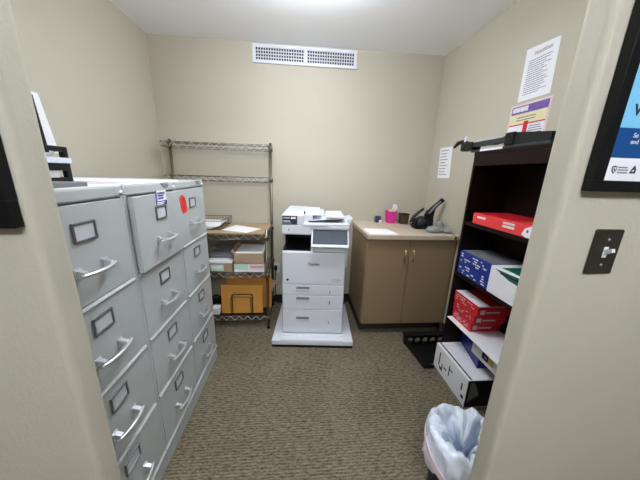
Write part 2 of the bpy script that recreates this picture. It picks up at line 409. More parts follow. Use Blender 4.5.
# ------------------------------------------------------------------ wire rack
RX0, RX1, RY0, RY1 = -.545, .350, .36, .79
t = thing('wire_rack', 'chrome wire shelving rack against the back wall left of the copier', 'shelving rack', (-.1, .575, 0))
for xx in (RX0, RX1):
    for yy, h in ((RY0, .93), (RY1, 1.65)):
        b = B(); b.cyl((xx, yy, .012), (xx, yy, h), .0125, seg=14); b.lathe([(0.0001, h+.006), (.010, h+.004), (.0135, h-.004)], (xx, yy, 0), 14)
        z = .06
        while z < h-.02:
            b.lathe([(.0126, -.0015), (.0133, 0), (.0126, .0015)], (xx, yy, z), 12); z += .0254
        p = obj('post', b, 'steel', t)
        b = B(); b.cyl((xx, yy, 0), (xx, yy, .014), .017, .013, 14); obj('foot', b, 'black', p)
def wire_shelf(z, y0, y1, corner_y):
    b = B('steel', 'chrome'); r = .0026; x0, x1 = RX0, RX1; dz = .042
    for yy in (y0, y1):
        for zz in (z-.004, z-dz): b.tube([(x0, yy, zz), (x1, yy, zz)], r, 6)
        n = 24; P = [(x0+(x1-x0)*k/n, yy-.001, z-.004 if k % 2 else z-dz) for k in range(n+1)]; b.tube(P, .0034, 5, mi=1)
    for xx in (x0, x1):
        for zz in (z-.004, z-dz): b.tube([(xx, y0, zz), (xx, y1, zz)], r, 6)
        n = max(4, int((y1-y0)/.04)); P = [(xx, y0+(y1-y0)*k/n, z-.004 if k % 2 else z-dz) for k in range(n+1)]; b.tube(P, .0022, 5)
    n = 34
    for k in range(1, n):
        xx = x0+(x1-x0)*k/n; b.tube([(xx, y0, z-.001), (xx, y1, z-.001)], .0018, 4)
    b.tube([(x0, (y0+y1)/2, z-.006), (x1, (y0+y1)/2, z-.006)], .003, 5)
    for xx in (x0, x1):
        for yy in corner_y: b.lathe([(.0125, z-.045), (.021, z-.043), (.018, z-.002), (.0125, z)], (xx, yy, 0), 14)
    obj('shelf', b, None, t)
for z in (.128, .545, .884): wire_shelf(z, RY0, RY1, (RY0, RY1))
for z in (1.345, 1.622): wire_shelf(z, .61, RY1, (RY1,))

b = B(); b.box(-.53, .347, .352, .80, .885, .899, .002); solo('shelf_board', b, 'board', 'thin tan board laid on the waist-high rack shelf', 'board')
ZB = .899
# wire basket with papers
t = thing('wire_basket', 'shallow wire basket on the rack board, next to the cabinets', 'basket', (-.21, .60, ZB))
b = B(); A = [(-.40, .46), (-.055, .46), (-.035, .735), (-.40, .735)]
for z, g in ((ZB+.004, .0), (ZB+.078, .012)):
    b.tube([(x+(g if x > -.2 else -g), y+(g if y > .6 else -g*.5), z) for x, y in A], .0028, 6, closed=True)
for k in range(15):
    u = k/14; b.tube([(-.40+.365*u, .735, ZB+.004), (-.412+.389*u, .747, ZB+.078)], .0016, 4)
for k in range(1, 9):
    u = k/9; b.tube([(-.055+.02*u, .46+.275*u, ZB+.004), (-.043+.02*u, .454+.293*u, ZB+.078)], .0016, 4)
for k in range(1, 8):
    u = k/8; b.tube([(-.40+.345*u, .46, ZB+.003), (-.40+.365*u, .735, ZB+.003)], .0016, 4)
obj('wire_frame', b, 'dsteel', t)
for k in range(3):
    b = B(); ox = -.36+.025*k; b.sheet((ox, .47+.01*k, ZB+.010+.006*k), (ox+.235, .47+.012*k, ZB+.010+.006*k), (ox+.25, .70, ZB+.028+.008*k), (ox+.02, .70, ZB+.028+.008*k), .002)
    solo('paper_sheet', b, 'paper2' if k % 2 else 'paper', ['lowest white sheet in the wire basket on the rack', 'bluish middle sheet in the wire basket on the rack', 'top white sheet in the wire basket on the rack'][k], 'paper', 'papers in the wire basket')
b = B(); b.sheet((-.043, .458, ZB), (.185, .362, ZB), (.284, .517, ZB), (.03, .672, ZB), .003)
solo('paper_sheet', b, 'paper', 'loose white sheet lying askew on the tan rack board', 'paper')

# third rack shelf
ZS = .546
t = thing('cardboard_box', 'open brown cardboard box on the rack, stacked on a printed white carton', 'box', (.195, .5, .628))
b = B(); x0, x1, y0, y1, z0, z1 = .068, .325, .368, .66, .628, .718; w = .004
b.box(x0, x1, y0, y1, z0, z0+w); b.box(x0, x1, y0, y0+w, z0, z1); b.box(x0, x1, y1-w, y1, z0, z1); b.box(x0, x0+w, y0, y1, z0, z1); b.box(x1-w, x1, y0, y1, z0, z1)
obj('body', b, 'cardb', t)
b = B(); b.hexa([(x0, y0, z1), (x0+w, y0, z1), (x0+w, y1, z1), (x0, y1, z1), (x0-.02, y0, z1+.02), (x0-.02+w, y0, z1+.02), (x0-.02+w, y1, z1+.03), (x0-.02, y1, z1+.03)]); obj('flap', b, 'cardb', t)
b = B(); b.box(.080, .315, .378, .64, .633, .722, .002); solo('paper_stack', b, 'paper', 'white paper stack inside the open brown cardboard box', 'paper stack')
t = thing('carton', 'white carton with pale green and pink print under the brown box', 'carton', (.195, .5, ZS))
b = B(); b.box(.066, .323, .372, .65, ZS, .628, .003); obj('body', b, 'paper', t)
b = B('lgreen', 'lpink', 'cardb'); b.box(.072, .188, .3712, .3722, .572, .624); b.box(.20, .318, .3712, .3722, .572, .624, mi=1); b.box(.205, .318, .3706, .3714, .590, .602, mi=2); obj('printed_panel', b, None, t)
t = thing('box', 'small brown box with a white lid on the rack, beside the cabinets', 'box', (-.05, .5, ZS))
b = B(); b.box(-.155, .052, .375, .64, ZS, .628, .002); obj('body', b, 'cardb', t)
b = B(); b.box(-.158, .055, .37, .643, .626, .648, .003); obj('lid', b, 'paper', t)
b = B('lgreen', 'paper'); b.box(-.13, -.02, .3738, .3748, ZS+.01, .615, mi=0); b.box(-.12, -.035, .373, .374, ZS+.03, .603, mi=1); obj('printed_label', b, None, t)
b = B(); b.box(-.15, .05, .45, .70, .648, .688, .008); b.box(-.14, .04, .46, .69, .688, .697, .003); solo('binder', b, 'mgrey', 'grey binder lying on the white-lidded box', 'binder')

# bottom rack shelf: envelopes and bookend
ZE = .129
def env(name_label, x0, x1, y, z1, m, lean=.02, t_=.018, flap=True):
    t = thing('envelope', name_label, 'envelope', ((x0+x1)/2, y, ZE))
    b = B(); b.hexa([(x0, y, ZE), (x1, y, ZE), (x1, y+t_, ZE), (x0, y+t_, ZE), (x0, y+lean, z1), (x1, y+lean, z1), (x1, y+lean+t_*.5, z1), (x0, y+lean+t_*.5, z1)]); obj('body', b, m, t)
    if flap:
        b = B(); h = z1-ZE; f = .22; l = lean
        P = [(x0+.004, y+l-.0006, z1-.002), (x1-.004, y+l-.0006, z1-.002), (x1-.06, y+l*(1-f)-.0006, z1-h*f), (x0+.06, y+l*(1-f)-.0006, z1-h*f)]
        b.hexa([(p[0], p[1]-.0012, p[2]) for p in P]+[p for p in P]); obj('flap', b, m, t)
    return t
env('manila envelope standing in front on the bottom rack shelf, behind the black wire bookend', -.072, .296, .405, .400, 'manila', lean=.012, flap=False)
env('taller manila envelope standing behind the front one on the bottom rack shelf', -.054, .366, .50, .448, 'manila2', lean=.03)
b = B(); b.hexa([(.10, .60, .14), (.33, .60, .14), (.33, .612, .14), (.10, .612, .14), (.10, .63, .43), (.40, .63, .34), (.40, .64, .34), (.10, .64, .43)])
b.bm.transform(Matrix.Translation((.0, .02, 0)))
solo('envelope', b, 'cardb', 'brown envelope poking out behind the rack toward the copier', 'envelope')
t = thing('bookend', 'black wire bookend in front of the manila envelope', 'bookend', (.118, .392, ZE))
def arch(x0, x1, y, z1, r):
    P = [(x0, y, ZE+.003)]
    for k in range(7): a = math.pi-math.pi/2*k/6; P.append((x0+.02+.02*math.cos(a), y, z1-.02+.02*math.sin(a)))
    for k in range(7): a = math.pi/2-math.pi/2*k/6; P.append((x1-.02+.02*math.cos(a), y, z1-.02+.02*math.sin(a)))
    P.append((x1, y, ZE+.003)); return P
b = B(); b.tube(arch(.028, .207, .392, .325, .005), .0045, 8); obj('outer_wire', b, 'black', t)
b = B(); b.tube(arch(.012, .190, .399, .295, .004), .0028, 8); obj('inner_wire', b, 'black', t)
b = B(); b.box(-.10, .30, .375, .404, ZE-.0005, ZE+.002, .001); obj('base', b, 'black', t)
b = B(); b.box(-.155, -.088, .38, .45, ZE, ZE+.065, .005); solo('small_box', b, 'paper', 'small white box on the bottom rack shelf beside the cabinets', 'box')

# outlet with plug
t = thing('wall_outlet', 'wall outlet with a black plug behind the rack, low on the back wall', 'outlet', (.385, YB, .35))
b = B(); b.box(.35, .42, YB-.006, YB-.001, .35, .465, .003); obj('plate', b, 'lgrey', t)
b = B(); b.box(.366, .396, YB-.04, YB-.006, .395, .44, .005); b.tube([(.381, YB-.038, .40), (.378, YB-.045, .34), (.372, YB-.03, .25), (.38, YB-.022, .12), (.40, YB-.02, .02)], .004, 8); obj('plug', b, 'black', t)

# ------------------------------------------------------------------ copier (its own coordinates: x along its front, y into the room, z up)
cp = thing('copier', 'white office copier with touch panel and document feeder on a wide base', 'copier', (.490, .172, 0), math.radians(-4))
W, D = .505, .50
b = B('white', 'black')
b.box(-.078, .592, -.088, .535, .020, .064, .008); b.box(-.075, .589, -.085, .532, 0, .020, mi=1)
b.box(-.006, W+.006, -.035, .0, .058, .076, .005)
b.box(-.012, .512, -.085, -.028, .058, .070, .004)
obj('stabilizer_base', b, None, cp)
b = B(); b.box(0, W, .012, D, .064, .80, .008); b.box(.225, W, .012, D, .79, 1.0, .006); b.box(0, .24, .24, D, .79, 1.0, .006); b.box(0, W, .40, D, .9, 1.0, .004)
b.box(0, .235, .05, .30, .795, .806, .002)
obj('body', b, 'white', cp)
zz = (.082, .300, .428, .522)
for k in range(3):
    b = B(); b.box(.004, W-.004, 0, .02, zz[k]+.002, zz[k+1]-.002, .004)
    d = obj('paper_drawer', b, 'white', cp)
    zh = zz[k+1]-.022 if k else zz[1]-.075
    b = B('mgrey', 'lgrey'); b.box(.115, .222, -.0016, .003, zh-.018, zh+.006, .001); b.box(.113, .224, -.004, .002, zh-.036, zh-.016, .002, mi=1); obj('handle', b, None, d)
    b = B(); b.box(.385, .391, -.0012, .002, zh-.055, zh-.025); obj('level_indicator', b, 'mgrey' if k != 1 else 'black', d)
b = B(); b.box(.004, W-.004, 0, .02, .526, .796, .006); fd = obj('front_door', b, 'white', cp)
text('logo', 'Canon', .034, (.205, -.0004, .690), (1, 0, 0), (0, 0, 1), 'dink', fd, .0008, bold=.0006)
b = B(); b.cyl((.045, .002, .565), (.045, -.002, .565), .0095, seg=16); obj('power_indicator', b, 'black', fd)
b = B(); scribble(b, (.40, -.0003, .545), (1, 0, 0), (0, 0, 1), .085, .035, 2, seed=11, fill=.25); obj('fine_print', b, 'ink', fd)
# output bay
b = B(); b.box(.004, .222, .02, .235, .806, .812, .001); b.prism([(.02, .812), (.235, .812), (.235, .93), (.225, .93), (.215, .86)], 0, .03, .222)
b.box(.218, .224, .02, .235, .80, .94, .001); b.box(.012, .03, .13, .24, .806, .93, .003); obj('output_tray', b, 'satin', cp)
# scanner head and deck
b = B(); b.box(0, .225, .0, D, .936, 1.012, .008); b.box(.20, W+.01, .0, D, .985, 1.012, .006); obj('scanner_head', b, 'white', cp)
b = B(); b.cyl((.055, .001, .975), (.055, -.0015, .975), .006, seg=12); obj('head_badge', b, 'mgrey', cp)
b = B('white', 'lgrey'); b.box(0, .17, .0, D, 1.013, 1.088, .008); b.box(.16, .235, .06, D, 1.013, 1.085, .008); b.box(.16, W+.012, .0, D, 1.013, 1.028, .005)
b.box(.15, .36, -.004, .02, 1.008, 1.017, .002, mi=1)
b.hexa([(.004, .03, 1.085), (.30, .08, 1.078), (.30, D-.05, 1.078), (.004, D-.05, 1.085), (.02, .06, 1.096), (.29, .12, 1.090), (.29, D-.07, 1.098), (.02, D-.07, 1.104)])
b.box(.235, .33, .22, D-.05, 1.02, 1.08, .006)
adf = obj('document_feeder', b, None, cp)
b = B(); b.hexa([(.225, .05, 1.032), (.475, .05, 1.058), (.475, .38, 1.058), (.225, .38, 1.032), (.225, .05, 1.040), (.475, .05, 1.066), (.475, .38, 1.066), (.225, .38, 1.040)])
b.hexa([(.34, .055, 1.066), (.478, .055, 1.066), (.478, .34, 1.078), (.34, .34, 1.074), (.34, .055, 1.070), (.478, .055, 1.070), (.478, .34, 1.084), (.34, .34, 1.080)])
obj('feed_tray', b, 'white', adf)
b = B(); b.hexa([(.20, .044, 1.026), (.35, .044, 1.036), (.35, .36, 1.036), (.20, .36, 1.026), (.20, .044, 1.036), (.35, .044, 1.050), (.35, .36, 1.050), (.20, .36, 1.036)])
b.hexa([(.33, .045, 1.038), (.476, .045, 1.056), (.476, .36, 1.056), (.33, .36, 1.038), (.33, .045, 1.050), (.476, .045, 1.060), (.476, .36, 1.060), (.33, .36, 1.050)])
obj('feed_slot', b, 'dgrey', adf)
b = B(); b.box(.165, .175, .07, .09, 1.084, 1.108, .002); obj('feed_latch', b, 'dgrey', adf)
b = B('navyprint', 'paper'); b.box(.006, .118, -.0012, .001, 1.016, 1.082)
scribble(b, (.014, -.0012, 1.060), (1, 0, 0), (0, 0, 1), .05, .012, 1, mi=1, seed=91, fill=.8); b.box(.070, .108, -.0018, -.001, 1.058, 1.074, mi=1)
scribble(b, (.014, -.0012, 1.036), (1, 0, 0), (0, 0, 1), .06, .010, 1, mi=1, seed=92, fill=.9); scribble(b, (.014, -.0012, 1.021), (1, 0, 0), (0, 0, 1), .09, .010, 2, mi=1, seed=93, fill=.35)
obj('label_panel', b, None, adf)
# touch panel, tilted
def tilt(p):   # u across, v up the panel, n out of it
    u, v, n = p; a = math.radians(62); return (.232+u, -.052+v*math.cos(a)-n*math.sin(a), .856+v*math.sin(a)+n*math.cos(a))
def slab(b, u0, u1, v0, v1, n0, n1, mi=0):
    b.hexa([tilt(q) for q in ((u0, v0, n0), (u1, v0, n0), (u1, v1, n0), (u0, v1, n0), (u0, v0, n1), (u1, v0, n1), (u1, v1, n1), (u0, v1, n1))], mi)
b = B(); slab(b, -.004, .282, .004, .144, -.018, 0); slab(b, -.002, .280, .0, .012, -.02, .006); slab(b, .02, .26, .02, .12, -.05, -.017)
bmesh.ops.bevel(b.bm, geom=b.bm.edges[:], offset=.003, segments=2, affect='EDGES')
pn = obj('touch_panel', b, 'white', cp)
b = B('dgrey', 'screen'); slab(b, .008, .272, .024, .138, -.001, .0012); slab(b, .014, .266, .030, .132, .001, .0018, 1); obj('screen', b, None, pn)
b = B(); b.box(.24, .50, -.012, .02, .805, .85, .006); obj('panel_mount', b, 'lgrey', cp)
b = B(); b.box(W, W+.03, .14, .42, .62, .93, .01); b.hexa([(W+.0, .2, .93), (W+.035, .2, .98), (W+.035, .4, .98), (W, .4, .93), (W+.01, .2, 1.03), (W+.06, .2, 1.04), (W+.06, .4, 1.04), (W+.01, .4, 1.03)]); obj('side_tray', b, 'white', cp)

# ------------------------------------------------------------------ base cabinet and worktop
bc = thing('base_cabinet', 'tan two-door base cabinet in the back right corner', 'cabinet', (1.555, .5, 0))
BX0, BX1 = 1.182, 1.925
b = B(); b.box(BX0, BX1, .252, YB-.018, .098, .893, .002); obj('carcass', b, 'tan', bc)
b = B(); b.box(BX0+.003, BX1, .31, YB-.018, 0, .098); obj('toe_kick', b, 'toe', bc)
b = B(); b.box(1.9455, 1.9545, .238, .27, 0, .892); obj('filler_strip', b, 'tan', bc)
xm = 1.548
for x0, x1, hx in ((BX0+.004, xm-.002, xm-.045), (xm+.002, 1.944, xm+.028)):
    b = B(); b.box(x0, x1, .232, .2515, .104, .886, .0025); d = obj('door', b, 'tan', bc)
    b = B(); zt, zb = .805, .700
    for zz_ in (zt-.012, zb+.012): b.cyl((hx, .232, zz_), (hx, .206, zz_), .0045, seg=10)
    b.tube([(hx, .205, zb), (hx, .2035, (zb+zt)/2), (hx, .205, zt)], .0055, 10); obj('handle', b, 'brass', d)
b = B(); b.box(1.172, 1.93, .203, YB-.001, .893, .933, .005); b.box(1.90, 1.953, .203, .30, .893, .933, .003)
solo('worktop', b, 'counter', 'beige laminate worktop on the tan base cabinet', 'worktop')
ZW = .933
b = B(); b.sheet((1.195, .222, ZW), (1.435, .214, ZW), (1.39, .425, ZW), (1.19, .43, ZW), .003); b.sheet((1.20, .235, ZW+.003), (1.43, .224, ZW+.003), (1.40, .42, ZW+.003), (1.20, .425, ZW+.003), .002)
solo('paper_sheet', b, 'paper', 'white paper sheets at the left front of the worktop', 'paper')
t = thing('tape_dispenser', 'small dark blue tape dispenser at the back of the worktop', 'tape dispenser', (1.43, .76, ZW))
b = B(); b.prism([(.735, ZW), (.80, ZW), (.80, ZW+.03), (.785, ZW+.062), (.76, ZW+.066), (.735, ZW+.022)], 0, 1.395, 1.435, bev=.003); obj('body', b, 'navyprint', t)
b = B(); b.box(1.425, 1.452, .72, .752, ZW, ZW+.026, .004); obj('front_block', b, 'paper', t)
b = B(); b.cyl((1.436, .772, ZW+.042), (1.452, .772, ZW+.042), .02, seg=18); obj('tape_roll', b, 'labelblue', t)
t = thing('pencil_cup', 'pink mesh cup holding notes on the worktop', 'cup', (1.548, .75, ZW))
def square_cup(b, cx, cy, z0, h, r0, r1, n=4, rot=math.pi/4, wires=0):
    pr = [(0.0005, .002), (r0, .001), (r1, h), (r1-.004, h), (r0-.004, .005), (.0005, .005)]
    seg = 4*n; rings = []
    for (r, z) in pr:
        ring = []
        for k in range(seg):
            a = 2*math.pi*k/seg; c = max(abs(math.cos(a)), abs(math.sin(a))); q = .35+.65/c if True else 1
            ring.append(b.bm.verts.new((cx+r*q*math.cos(a), cy+r*q*math.sin(a), z0+z)))
        rings.append(ring)
    for A, C in zip(rings, rings[1:]):
        for k in range(seg): b.bm.faces.new([A[k], A[(k+1) % seg], C[(k+1) % seg], C[k]])
b = B(); square_cup(b, 1.548, .75, ZW, .118, .038, .050); obj('cup_body', b, 'pink', t)
b = B(); b.tube([(1.548+.052*math.cos(a)*(.35+.65/max(abs(math.cos(a)), abs(math.sin(a)))), .75+.052*math.sin(a)*(.35+.65/max(abs(math.cos(a)), abs(math.sin(a)))), ZW+.117) for a in [2*math.pi*k/24 for k in range(24)]], .003, 6, closed=True); obj('rim', b, 'pink', t)
b = B(); b.hexa([(1.53, .745, ZW+.02), (1.575, .745, ZW+.02), (1.575, .75, ZW+.02), (1.53, .75, ZW+.02), (1.522, .745, ZW+.138), (1.592, .748, ZW+.142), (1.592, .752, ZW+.142), (1.522, .75, ZW+.138)]); solo('note_pad', b, 'yellow', 'pale yellow notes standing in the pink cup', 'notes')
b = B(); b.hexa([(1.545, .757, ZW+.02), (1.575, .757, ZW+.02), (1.575, .762, ZW+.02), (1.545, .762, ZW+.02), (1.565, .757, ZW+.17), (1.612, .757, ZW+.158), (1.608, .762, ZW+.182), (1.568, .762, ZW+.19)]); solo('note_card', b, 'paper', 'white card leaning out of the pink cup', 'card')
t = thing('pencil_cup', 'dark brown square mesh cup on the worktop, right of the pink cup', 'cup', (1.672, .72, ZW))
b = B(); square_cup(b, 1.672, .715, ZW, .102, .040, .042); obj('cup_body', b, 'brown', t)
b = B(); b.box(1.672-.04, 1.672+.04, .715-.0425, .715-.0405, ZW+.094, ZW+.104, .0008); b.box(1.672-.042, 1.672-.040, .715-.04, .715+.04, ZW+.094, ZW+.104, .0008); obj('rim', b, 'black', t)

# heavy-duty stapler
hs = thing('heavy_duty_stapler', 'large black heavy-duty stapler with raised lever on the worktop', 'stapler', (1.79, .5, ZW))
b = B(); b.box(1.675, 1.84, .44, .54, ZW, ZW+.018, .006); b.prism([(1.668, ZW+.018), (1.83, ZW+.018), (1.838, ZW+.05), (1.80, ZW+.10), (1.745, ZW+.115), (1.688, ZW+.085)], 1, .455, .525, bev=.006); obj('base', b, 'satin', hs)
b = B(); b.cyl((1.733, .449, ZW+.060), (1.733, .531, ZW+.060), .041, seg=24); b.cyl((1.733, .445, ZW+.060), (1.733, .535, ZW+.060), .013, seg=16); obj('pivot_drum', b, 'dgrey', hs)
b = B(); b.hexa([(1.765, .466, ZW+.06), (1.85, .466, ZW+.03), (1.85, .514, ZW+.03), (1.765, .514, ZW+.06), (1.79, .468, ZW+.17), (1.843, .468, ZW+.13), (1.843, .512, ZW+.13), (1.79, .512, ZW+.17)]); obj('upright', b, 'black', hs)
b = B(); b.tube([(1.78, .49, ZW+.11), (1.825, .486, ZW+.175), (1.872, .480, ZW+.228), (1.914, .475, ZW+.270)], [.023, .022, .019, .020], 10)
b.tube([(1.838, .488, ZW+.08), (1.850, .486, ZW+.18)], .012, 8); l = obj('lever', b, 'black', hs)
b = B(); b.tube([(1.795, .468, ZW+.140), (1.85, .466, ZW+.212), (1.888, .462, ZW+.252)], .009, 8); obj('lever_rib', b, 'mgrey', l)
# hole punch behind it
hp = thing('hole_punch', 'grey-handled hole punch behind the heavy-duty stapler', 'hole punch', (1.79, .61, ZW))
b = B(); b.box(1.715, 1.865, .60, .66, ZW, ZW+.016, .004); b.box(1.735, 1.765, .605, .655, ZW+.014, ZW+.05, .005); obj('base', b, 'black', hp)
b = B(); b.tube([(1.715, .63, ZW+.04), (1.735, .63, ZW+.085), (1.775, .63, ZW+.125), (1.825, .63, ZW+.165)], [.016, .017, .014, .013], 10); b.tube([(1.70, .63, ZW+.035), (1.725, .63, ZW+.04)], .010, 8); obj('handle', b, 'dgrey', hp)
# bags of supplies
def lumpy(cx, cy, rx, ry, h, z, seed):
    b = B(); bmesh.ops.create_icosphere(b.bm, subdivisions=4, radius=1)
    rnd = random.Random(seed); P = [Vector((rnd.uniform(-9, 9), rnd.uniform(-9, 9), rnd.uniform(-9, 9))) for _ in range(6)]
    from mathutils import noise
    for v in b.bm.verts:
        n = noise.noise(v.co*2.0+P[0])*.16+abs(noise.noise(v.co*5+P[1]))*.14-.05
        c = v.co*(1+n); v.co = Vector((cx+rx*c.x, cy+ry*c.y, z+max(0, h*(.42+.58*c.z))))
    return b
b = lumpy(1.785, .325, .072, .055, .055, ZW+.001, 2); solo('plastic_bag', b, 'clear', 'clear plastic bag of small parts in front of the stapler', 'bag', smooth=True)
b = lumpy(1.892, .315, .034, .055, .035, ZW+.001, 5); solo('plastic_bag', b, 'clear', 'bluish clear bag beside the right wall on the worktop', 'bag', smooth=True)
b = lumpy(1.892, .435, .035, .035, .085, ZW+.001, 8); solo('plastic_bag', b, 'clear', 'taller grey plastic bag leaning beside the stapler lever', 'bag', smooth=True)

# ------------------------------------------------------------------ notices on the right wall
NX = Vector((-1, -.036, 0)).normalized()             # out of the right wall
AX = Vector((.036, -1, 0)).normalized()              # along it, left to right as one faces it
def onwall(y, z, out=.0012):
    return Vector((wr(y), y, z))+NX*out
def wsheet(b, c, t=.0008, mi=0, off=0.):
    P = [onwall(y, z, .0008+off) for y, z in c]
    b.hexa(P+[p+NX*t for p in P], mi)
t = thing('notice', 'white typed notice taped high on the right wall above the bookcase', 'notice', tuple(onwall(-.185, 1.856)))
b = B(); wsheet(b, [(-.082, 2.143), (-.282, 2.130), (-.292, 1.857), (-.088, 1.858)]); obj('sheet', b, 'paper', t)
b = B(); scribble(b, onwall(-.115, 1.885, .0018), AX, (0, 0, 1), .145, .19, 16, fill=.4, seed=21); obj('body_text', b, 'ink', t)
b = B(); scribble(b, onwall(-.14, 2.092, .0018), AX, (0, 0, 1), .115, .018, 2, fill=.6, seed=22, ragged=.1); obj('heading', b, 'ink', t)
t = thing('notice', 'colourful purple and yellow notice on the right wall behind the paper cutter', 'notice', tuple(onwall(-.185, 1.62)))
b = B('lpink', 'yellow', 'purple', 'paper', 'red')
ya, yb = -.052, -.315
wsheet(b, [(ya, 1.842), (yb, 1.842), (yb, 1.625), (ya, 1.625)])
wsheet(b, [(ya-.012, 1.830), (yb+.012, 1.830), (yb+.012, 1.785), (ya-.012, 1.785)], mi=2, off=.001)
wsheet(b, [(ya-.012, 1.785), (yb+.012, 1.785), (yb+.012, 1.725), (ya-.012, 1.725)], mi=1, off=.001)
wsheet(b, [(ya-.012, 1.725), (yb+.012, 1.725), (yb+.012, 1.63), (ya-.012, 1.63)], mi=3, off=.001)
wsheet(b, [(ya-.115, 1.738), (ya-.145, 1.738), (ya-.145, 1.64), (ya-.115, 1.64)], mi=4, off=.0018)
wsheet(b, [(ya-.012, 1.726), (yb+.012, 1.726), (yb+.012, 1.719), (ya-.012, 1.719)], mi=4, off=.0015)
obj('sheet', b, None, t)
b = B(); scribble(b, onwall(ya-.02, 1.795, .003), AX, (0, 0, 1), .105, .03, 1, fill=.9, seed=31, ragged=.02); obj('heading', b, 'paper', t)
b = B(); scribble(b, onwall(ya-.06, 1.74, .003), AX, (0, 0, 1), .13, .03, 2, fill=.3, seed=32); obj('subheading', b, 'dink', t)
b = B(); scribble(b, onwall(ya-.155, 1.66, .003), AX, (0, 0, 1), .09, .05, 4, fill=.3, seed=33); obj('body_text', b, 'dink', t)
t = thing('notice', 'small white list taped to the right wall above the worktop', 'notice', tuple(onwall(.585, 1.39)))
b = B(); wsheet(b, [(.692, 1.662), (.505, 1.660), (.487, 1.392), (.672, 1.388)]); obj('sheet', b, 'paper', t)
b = B(); scribble(b, onwall(.665, 1.41, .0018), AX, (0, 0, 1), .13, .235, 9, fill=.32, seed=41); obj('lettering', b, 'ink', t)

# ------------------------------------------------------------------ bookcase
KX0, KX1, KY0, KY1, KZ = 1.70, 1.957, -1.07, -.157, 1.553
bk = thing('bookcase', 'dark mahogany bookcase against the right wall behind the door jamb', 'bookcase', (1.83, -.61, 0))
for y in (KY1-.018, KY0): 
    b = B(); b.box(KX0, KX1, y, y+.018, 0, KZ-.02, .0015); obj('side_panel', b, 'mahog', bk)
b = B(); b.box(KX0-.002, KX1, KY0-.002, KY1+.002, KZ-.022, KZ, .003); b.box(KX0, KX0+.018, KY0+.018, KY1-.018, KZ-.084, KZ-.022, .0015); obj('top', b, 'mahog', bk)
b = B(); b.box(KX1-.008, KX1, KY0+.018, KY1-.018, .02, KZ-.022); obj('back_panel', b, 'mahog', bk)
for z, xf in ((1.125, KX0+.003), (.772, KX0+.003), (.425, 1.802)):
    b = B(); b.box(xf, KX1-.009, KY0+.019, KY1-.019, z-.024, z, .0015); obj('shelf', b, 'mahog', bk)
# paper cutter on top
pc = thing('paper_cutter', 'black guillotine paper cutter with long arm on top of the bookcase', 'paper cutter', (1.82, -.33, KZ))
b = B(); b.box(1.71, 1.94, -.63, -.10, KZ, KZ+.014, .003); obj('base', b, 'dgrey', pc)
b = B(); b.box(1.708, 1.718, -.36, -.185, KZ+.001, KZ+.013, .001); obj('ruler', b, 'paper', pc)
b = B(); b.hexa([(1.712, -.625, KZ+.012), (1.93, -.625, KZ+.012), (1.93, -.40, KZ+.012), (1.712, -.40, KZ+.012), (1.716, -.622, KZ+.052), (1.926, -.622, KZ+.052), (1.926, -.405, KZ+.078), (1.716, -.405, KZ+.078)]); b.box(1.704, 1.728, -.425, -.365, KZ+.014, KZ+.080, .008); obj('pivot_housing', b, 'satin', pc)
b = B()
P = [(-.375, KZ+.052), (-.30, KZ+.046), (-.20, KZ+.047), (-.11, KZ+.051), (-.06, KZ+.054)]
for i in range(4):
    (ya, za), (yb, zb) = P[i], P[i+1]; h = .018
    b.hexa([(1.703, ya, za-h), (1.733, ya, za-h), (1.733, yb, zb-h*.8), (1.703, yb, zb-h*.8), (1.707, ya, za+h), (1.729, ya, za+h), (1.729, yb, zb+h*.8), (1.707, yb, zb+h*.8)])
a = obj('arm', b, 'dgrey', pc)
b = B(); b.box(1.7015, 1.7055, -.36, -.08, KZ+.058, KZ+.0635, .001); b.box(1.706, 1.712, -.37, -.09, KZ+.064, KZ+.069, .001); obj('blade_highlight', b, 'chrome', a)  # bright steel blade edge, plus a highlight line put along the arm's top
b = B(); b.box(1.695, 1.76, -.125, 0.0, KZ+.014, KZ+.066, .012); b.tube([(1.728, -.02, KZ+.062), (1.726, .02, KZ+.078), (1.722, .065, KZ+.076), (1.72, .105, KZ+.052)], [.016, .014, .014, .010], 10); obj('handle', b, 'black', a)
b = B(); b.cyl((1.722, -.01, KZ+.06), (1.722, -.01, KZ+.108), .008, seg=12); obj('lock_pin', b, 'lgrey', a)

# red flat box on the upper shelf
Z1 = 1.125
t = thing('red_box', 'wide flat coral red carton lying on the upper bookcase shelf', 'box', (1.82, -.45, Z1))
b = B('redf', 'red', 'orange')
b.box(1.708, 1.935, -.70, -.236, Z1, Z1+.064, .002); b.box(1.712, 1.934, -.698, -.238, Z1+.064, Z1+.0652, mi=1); b.box(1.73, 1.90, -.69, -.56, Z1+.0652, Z1+.0656, mi=2)
obj('body', b, None, t)
b = B('paper'); scribble(b, (1.7076, -.275, Z1+.036), (0, -1, 0), (0, 0, 1), .07, .014, 1, seed=51, fill=.8, ragged=.02); obj('emblem', b, None, t)
b = B('paper'); scribble(b, (1.7076, -.475, Z1+.020), (0, -1, 0), (0, 0, 1), .085, .036, 2, seed=52, fill=.65, ragged=.1); obj('lettering', b, None, t)
b = B('paper', 'labelblue'); b.prism([(-.598, Z1+.012), (-.625, Z1+.002), (-.69, Z1+.002), (-.69, Z1+.062), (-.65, Z1+.062), (-.612, Z1+.044)], 0, 1.7066, 1.7078); b.box(1.706, 1.7068, -.634, -.624, Z1+.026, Z1+.038, mi=1); obj('label', b, None, t)
